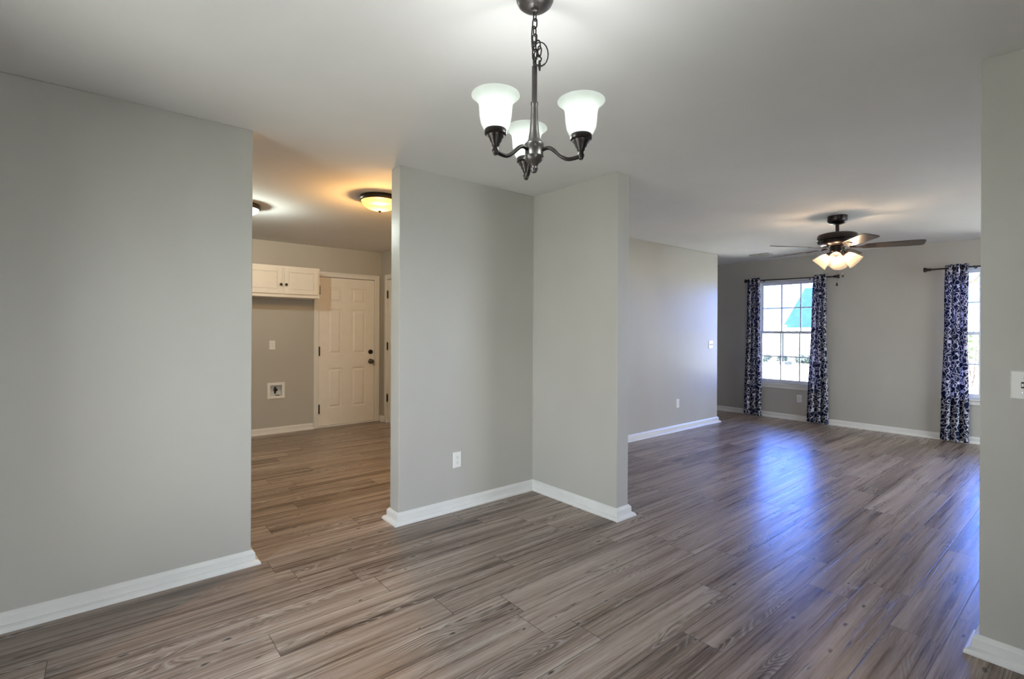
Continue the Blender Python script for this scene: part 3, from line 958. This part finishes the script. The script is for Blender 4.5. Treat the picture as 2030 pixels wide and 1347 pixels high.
# ------------------------------------------------------------------ laundry cabinet
CX0, CX1, CZ0, CZ1, CYF = 1.275, 2.158, 1.716, 2.098, 6.467
cb = empty('wall_cabinet', ((CX0 + CX1) / 2, YR, CZ0))
tag(cb, 'white two-door wall cabinet hung high beside the laundry door', 'cabinet')
def kpart(mb, n, m, parent=None, **kw):
    q = mb.build(n, m, None, **kw); q.data.transform(Matrix.Translation(-cb.location)); q.parent = parent or cb; return q
kpart(MB().box((CX0, CYF + 0.0, CZ0), (CX1, YR, CZ1)), 'cabinet_body', m_cab, bevel=0.002)
for (a, b, kx) in ((CX0 + 0.022, 1.705, 1.688), (1.728, CX1 - 0.024, 1.748)):
    z0_, z1_ = CZ0 + 0.040, CZ1 - 0.022
    mb = MB()
    t = 0.019
    fr = 0.052
    y0_, y1_ = CYF - t, CYF
    mb.box((a, y0_, z0_), (a + fr, y1_, z1_)); mb.box((b - fr, y0_, z0_), (b, y1_, z1_))
    mb.box((a + fr, y0_, z0_), (b - fr, y1_, z0_ + fr)); mb.box((a + fr, y0_, z1_ - fr), (b - fr, y1_, z1_))
    mb.frustum((a + fr - 0.001, y0_ + 0.004, z0_ + fr - 0.001), (b - fr + 0.001, y1_ - 0.001, z1_ - fr + 0.001), 1, 0.012, -1)
    mb.box((a + fr, y0_ + 0.010, z0_ + fr), (b - fr, y1_, z1_ - fr))
    dr = kpart(mb, 'cabinet_door', m_cab, bevel=0.0015)
    kn = MB().lathe([(0.007, 0), (0.006, 0.010), (0.014, 0.016), (0.0165, 0.023), (0.013, 0.029), (0, 0.031)], (kx, y0_, 1.868), (0, -1, 0), 16)
    tag(kpart(kn, 'cabinet_knob', m_black, dr, smooth=True), 'black round knob')

# ------------------------------------------------------------------ curtain rods and curtains
XR = XW - 0.09
def rod(yl, zl_, yr, zr, label, brackets):
    o = empty('curtain_rod', (XR, (yl + yr) / 2, (zl_ + zr) / 2))
    tag(o, label, 'curtain rod')
    c0 = o.location.copy()
    A, B = Vector((XR, yl, zl_)) - c0, Vector((XR, yr, zr)) - c0
    u = (B - A).normalized()
    MB().tube([A + u * 0.06, B - u * 0.06], 0.009, 14).build('pole', m_bronze, o, smooth=True)
    for P_, d in ((A, u), (B, -u)):
        MB().lathe([(0, 0), (0.022, 0.001), (0.030, 0.006), (0.031, 0.014), (0.024, 0.024), (0.018, 0.040), (0.0155, 0.056), (0.0165, 0.060), (0.0165, 0.072), (0.009, 0.074)], P_, d, 20).build('finial', m_bronze, o, smooth=True)
    for yb in brackets:
        t_ = (yb - yl) / (yr - yl)
        p = A + (B - A) * t_
        mb = MB()
        mb.tube([p + Vector((0.011, 0, 0)), p + Vector((0.085, 0, 0))], 0.005, 8)
        mb.lathe([(0.017, 0), (0.017, 0.006), (0.008, 0.010)], p + Vector((0.09, 0, 0)), (-1, 0, 0), 14)
        mb.tube([p + Vector((0.0, 0, 0.013)), p + Vector((0.012, 0, 0.0)), p + Vector((0, 0, -0.013)), p + Vector((-0.011, 0, -0.006))], 0.003, 6)
        mb.build('bracket', m_bronze, o, smooth=True)
    return o
rod(3.760, 2.124, 2.440, 2.098, 'dark bronze curtain rod with both curtains over left window', (3.500, 2.845))
rod(1.520, 2.100, 0.200, 2.100, 'dark bronze curtain rod running behind the near right wall', (1.050, 0.320))

def curtain(label, top, bot, ztop, zrod, nf=3, seed=0):
    """grommet curtain: folded cloth between y ranges at top and bottom"""
    rnd = random.Random(seed)
    NU, NV = 72, 60
    bm = bmesh.new()
    uvl = bm.loops.layers.uv.new('UVMap')
    cloth_w = 0.72
    ph = rnd.random() * 0.4
    rows = []
    o_y = (bot[0] + bot[1]) / 2
    for j in range(NV + 1):
        v = j / NV
        z = ztop + (0.012 - ztop) * v
        e = v ** 0.75
        a0 = top[0] + (bot[0] - top[0]) * e
        a1 = top[1] + (bot[1] - top[1]) * e
        pinch = 1 - 0.10 * math.sin(PI * min(1, v * 1.25)) ** 2
        m_ = (a0 + a1) / 2
        a0, a1 = m_ + (a0 - m_) * pinch, m_ + (a1 - m_) * pinch
        row = []
        for i in range(NU + 1):
            t = i / NU
            amp = 0.034 + 0.006 * math.sin(7 * t + seed)
            w = 2 * PI * nf * t + ph + 0.35 * math.sin(2.2 * v + 3 * t + seed) * v
            yy = a0 + (a1 - a0) * t + 0.012 * math.sin(2 * w) * (0.5 + v * 0.5)
            xx = XR + amp * math.sin(w) * (0.92 + 0.12 * v)
            zz_ = z + (0.006 * math.sin(w * 1.3 + seed) if j == NV else 0)
            row.append(bm.verts.new((xx, yy, max(0.004, zz_))))
        rows.append(row)
    for j in range(NV):
        for i in range(NU):
            f = bm.faces.new([rows[j][i], rows[j][i + 1], rows[j + 1][i + 1], rows[j + 1][i]])
            for lp, (ii, jj) in zip(f.loops, ((i, j), (i + 1, j), (i + 1, j + 1), (i, j + 1))):
                lp[uvl].uv = (ii / NU * cloth_w + seed * 3.1, (1 - jj / NV) * 2.12 + seed * 1.7)
    me = bpy.data.meshes.new('curtain')
    bmesh.ops.recalc_face_normals(bm, faces=bm.faces[:])
    bm.to_mesh(me); bm.free()
    for p in me.polygons: p.use_smooth = True
    root = empty('curtain', (XR, o_y, 0))
    tag(root, label, 'curtain', 'navy print curtains')
    me.transform(Matrix.Translation(-root.location))
    cl = bpy.data.objects.new('cloth_panel', me); C.objects.link(cl)
    me.materials.append(m_curtain)
    sol = cl.modifiers.new('thickness', 'SOLIDIFY'); sol.thickness = 0.0016
    cl.parent = root
    # grommets where the cloth crosses the rod
    for q in range(2 * nf):
        t = ((q + 0.0) * PI - ph) / (2 * PI * nf)
        if not 0.03 < t < 0.97: continue
        yy = top[0] + (top[1] - top[0]) * t
        pts = [(0.0, 0.006 * math.cos(0) * 0, 0)]
        ring = [Vector((0.021 * math.cos(2 * PI * k / 20), 0, 0.021 * math.sin(2 * PI * k / 20))) + Vector((XR, yy, zrod(yy))) - root.location for k in range(20)]
        MB().tube(ring, 0.0042, 6, True).build('grommet', m_bronze, root, smooth=True)
    return root
z_a = lambda y: 2.098 + (y - 2.44) * (2.124 - 2.098) / (3.760 - 2.44)
z_b = lambda y: 2.100
curtain('navy and white print curtain hanging left of the far window', (3.712, 3.520), (3.768, 3.492), 2.160, z_a, 3, 1)
curtain('navy and white print curtain hanging right of the far window', (2.768, 2.606), (2.848, 2.562), 2.142, z_a, 3, 2)
curtain('navy and white print curtain beside the near right wall edge', (1.312, 1.100), (1.358, 1.085), 2.142, z_b, 3, 3)

# ------------------------------------------------------------------ outdoors
m_grass = NT('sunlit_lawn')
_n = m_grass.noise(m_grass.coord(), 3.0, 6.0, 0.7)
m_grass.put(m_grass.b.inputs['Base Color'], m_grass.ramp(_n, [(0.3, (0.36, 0.36, 0.32)), (0.7, (0.48, 0.47, 0.41))]))
m_grass.b.inputs['Roughness'].default_value = 0.95
m_grass = m_grass.m
struct(MB().box((-60, -60, -0.45), (120, 110, -0.35)).build('ground', m_grass))
m_fence = simple('white_vinyl_fence', (0.55, 0.56, 0.56), 0.5, var=0.02)
fn = empty('fence', (29.6, 9, -0.35))
tag(fn, 'long white privacy fence across the lawn outside the window', 'fence')
FX = 29.6
for k_ in range(12):
    y0_ = -15 + k_ * 2.4
    mb = MB()
    for j in range(15):
        mb.box((FX - 0.012, y0_ + 0.06 + j * 0.152, -0.28), (FX + 0.012, y0_ + 0.06 + j * 0.152 + 0.148, 1.22))
    mb.box((FX - 0.03, y0_ + 0.06, 1.22), (FX + 0.03, y0_ + 2.34, 1.30)); mb.box((FX - 0.03, y0_ + 0.06, -0.35), (FX + 0.03, y0_ + 2.34, -0.28))
    q = mb.build('fence_panel', m_fence); q.data.transform(Matrix.Translation(-fn.location)); q.parent = fn
    mb = MB().box((FX - 0.06, y0_ - 0.06, -0.35), (FX + 0.06, y0_ + 0.06, 1.36)).frustum((FX - 0.075, y0_ - 0.075, 1.36), (FX + 0.075, y0_ + 0.075, 1.42), 2, 0.06)
    q = mb.build('fence_post', m_fence); q.data.transform(Matrix.Translation(-fn.location)); q.parent = fn

m_siding = simple('pale_siding', (0.55, 0.55, 0.54), 0.7, var=0.03)
m_roof = simple('slate_shingles', (0.014, 0.036, 0.085), 0.95, var=0.15, scale=4.0, spec=0.0)
hs = empty('neighbour_house', (41, 11.4, -0.35))
tag(hs, 'neighbouring house with blue-grey gabled roof beyond the fence', 'house')
def hpart(mb, n, m):
    q = mb.build(n, m); q.data.transform(Matrix.Translation(-hs.location)); q.parent = hs; return q
hpart(MB().box((37.5, 8.4, -0.35), (44.5, 14.5, 1.66)), 'wall', m_siding)
for yy in (8.4, 14.4):
    mb = MB()
    A_ = [mb.bm.verts.new(p) for p in ((37.5, yy, 1.66), (44.5, yy, 1.66), (41.0, yy, 4.25))]
    B_ = [mb.bm.verts.new((v.co.x, yy + 0.1, v.co.z)) for v in A_]
    mb.face(A_); mb.face(B_[::-1])
    for i in range(3): mb.face([A_[i], A_[(i + 1) % 3], B_[(i + 1) % 3], B_[i]])
    hpart(mb, 'gable', m_siding)
for (x0_, sx_) in ((37.0, 1), (45.0, -1)):
    mb = MB()
    P4 = [(x0_, 8.0, 1.62), (x0_, 14.87, 1.62), (41.0, 14.87, 4.62), (41.0, 8.0, 4.62)]
    A_ = [mb.bm.verts.new(p) for p in P4]
    B_ = [mb.bm.verts.new((p[0], p[1], p[2] - 0.14)) for p in P4]
    mb.face(A_); mb.face(B_[::-1])
    for i in range(4): mb.face([A_[i], A_[(i + 1) % 4], B_[(i + 1) % 4], B_[i]])
    hpart(mb, 'roof', m_roof)
hpart(MB().box((36.90, 8.0, 1.40), (36.98, 14.87, 1.60)), 'gutter', m_trim)
m_pole = simple('dark_post_metal', (0.008, 0.012, 0.016), 0.5, 0.3, var=0.1)
m_board = simple('white_board', (0.8, 0.8, 0.8), 0.5, var=0.02)
bp = empty('basketball_hoop', (27.0, 10.83, -0.35))
tag(bp, 'dark pole with white backboard standing on the lawn outside window', 'basketball hoop')
q = MB().tube([(0, 0, 0.12), (0, 0, 1.75)], 0.055, 12).build('pole', m_pole, bp, smooth=True)
q = MB().box((-0.09, -0.22, 1.68), (-0.05, 0.56, 2.02)).build('backboard', m_board, bp, bevel=0.01)
ring = [(-0.33 + 0.22 * math.cos(2 * PI * k / 24), 0.16 + 0.22 * math.sin(2 * PI * k / 24), 1.72) for k in range(24)]
q = MB().tube(ring, 0.012, 6, True).build('rim', m_pole, bp, smooth=True)
q = MB().frustum((-0.5, -0.35, 0), (0.4, 0.35, 0.16), 2, 0.08).build('base', m_pole, bp, bevel=0.02)

m_leaf = NT('leaf_green')
_n = m_leaf.noise(m_leaf.coord(), 6.0, 3.0)
m_leaf.put(m_leaf.b.inputs['Base Color'], m_leaf.ramp(_n, [(0.3, (0.03, 0.06, 0.025)), (0.7, (0.10, 0.14, 0.05))]))
m_leaf.b.inputs['Roughness'].default_value = 0.8
m_leaf = m_leaf.m
m_shrub = simple('shrub_leaves', (0.022, 0.04, 0.04), 0.85, var=0.3, scale=12)
m_bark = simple('grey_bark', (0.07, 0.055, 0.05), 0.9, var=0.25, scale=8)
def leaves(mb, rnd, center, rad, n, size):
    for _ in range(n):
        while True:
            p = Vector((rnd.uniform(-1, 1), rnd.uniform(-1, 1), rnd.uniform(-1, 1)))
            if 0.2 < p.length < 1: break
        p = Vector((p.x * rad[0], p.y * rad[1], p.z * rad[2])) + Vector(center)
        if p.z < 0.02: p.z = 0.02 + rnd.random() * 0.1
        d = Vector((rnd.uniform(-1, 1), rnd.uniform(-1, 1), rnd.uniform(-1, 1))).normalized()
        x, y, z = orient(d)
        s = size * rnd.uniform(0.6, 1.3)
        v = [mb.bm.verts.new(p + x * a * s + y * b * s) for a, b in ((-1, 0), (0, 0.5), (1, 0), (0, -0.5))]
        mb.face(v)
def shrub(loc, rad, label, seed):
    rnd = random.Random(seed)
    o = empty('shrub', loc)
    tag(o, label, 'shrub', 'low shrubs by the fence')
    mb = MB(); leaves(mb, rnd, (0, 0, rad[2] * 0.7), rad, 420, 0.07); mb.build('foliage', m_shrub, o)
    mb = MB()
    for _ in range(6):
        a = rnd.uniform(0, 2 * PI)
        mb.tube([(0, 0, 0), (math.cos(a) * rad[0] * 0.4, math.sin(a) * rad[1] * 0.4, rad[2] * 0.8)], 0.012, 5)
    mb.build('stem', m_bark, o)
shrub((28.3, 12.45, -0.35), (0.5, 0.55, 0.32), 'low green shrub left of the pole outside window', 11)
shrub((28.5, 11.45, -0.35), (0.3, 0.28, 0.26), 'low shrub just beside the pole foot outside', 12)
shrub((28.6, 10.45, -0.35), (0.5, 0.50, 0.28), 'low green shrub right of the pole outside window', 13)

def tree(loc, h, label, seed, crown, n):
    rnd = random.Random(seed)
    o = empty('tree', loc)
    tag(o, label, 'tree')
    mb = MB()
    mb.tube([(0, 0, 0), (0.05, 0.03, h * 0.25), (0.0, 0.1, h * 0.5)], [0.16, 0.13, 0.10], 10)
    tips = []
    for q in range(9):
        a = q * 2.4 + rnd.random()
        b = (0.0, 0.1, h * (0.25 + 0.03 * q))
        e = Vector((math.cos(a) * rnd.uniform(0.9, 1.9), math.sin(a) * rnd.uniform(0.9, 1.9), h * rnd.uniform(0.5, 0.98)))
        m_ = (Vector(b) + e) / 2 + Vector((rnd.uniform(-.3, .3), rnd.uniform(-.3, .3), -0.2))
        mb.tube([b, m_, e], [0.07, 0.045, 0.015], 7)
        for w in range(6):
            t_ = m_.lerp(e, rnd.random())
            mb.tube([t_, t_ + Vector((rnd.uniform(-.8, .8), rnd.uniform(-.8, .8), rnd.uniform(-.2, .7)))], [0.02, 0.006], 5)
        tips.append(e)
    mb.build('trunk', m_bark, o, smooth=True)
    mb = MB()
    for e in tips: leaves(mb, rnd, e, (crown, crown, crown * 0.8), n, 0.09)
    mb.build('foliage', m_leaf, o)
    return o
tree((19.0, 3.55, -0.35), 5.0, 'bare branched tree outside the window beside the right wall', 5, 0.8, 22)
def bush(loc, seed):
    rnd = random.Random(seed)
    o = empty('bush', loc)
    tag(o, 'leafy green bush outside the window beside the right wall', 'bush')
    mb = MB(); leaves(mb, rnd, (0, 0, 1.30), (0.75, 0.85, 0.42), 420, 0.07); mb.build('foliage', m_leaf, o)
    mb = MB()
    for _ in range(7):
        a = rnd.uniform(0, 2 * PI)
        mb.tube([(0, 0, 0), (math.cos(a) * 0.3, math.sin(a) * 0.3, 1.35)], 0.014, 5)
    mb.build('stem', m_bark, o)
bush((20.5, 2.75, -0.35), 8)
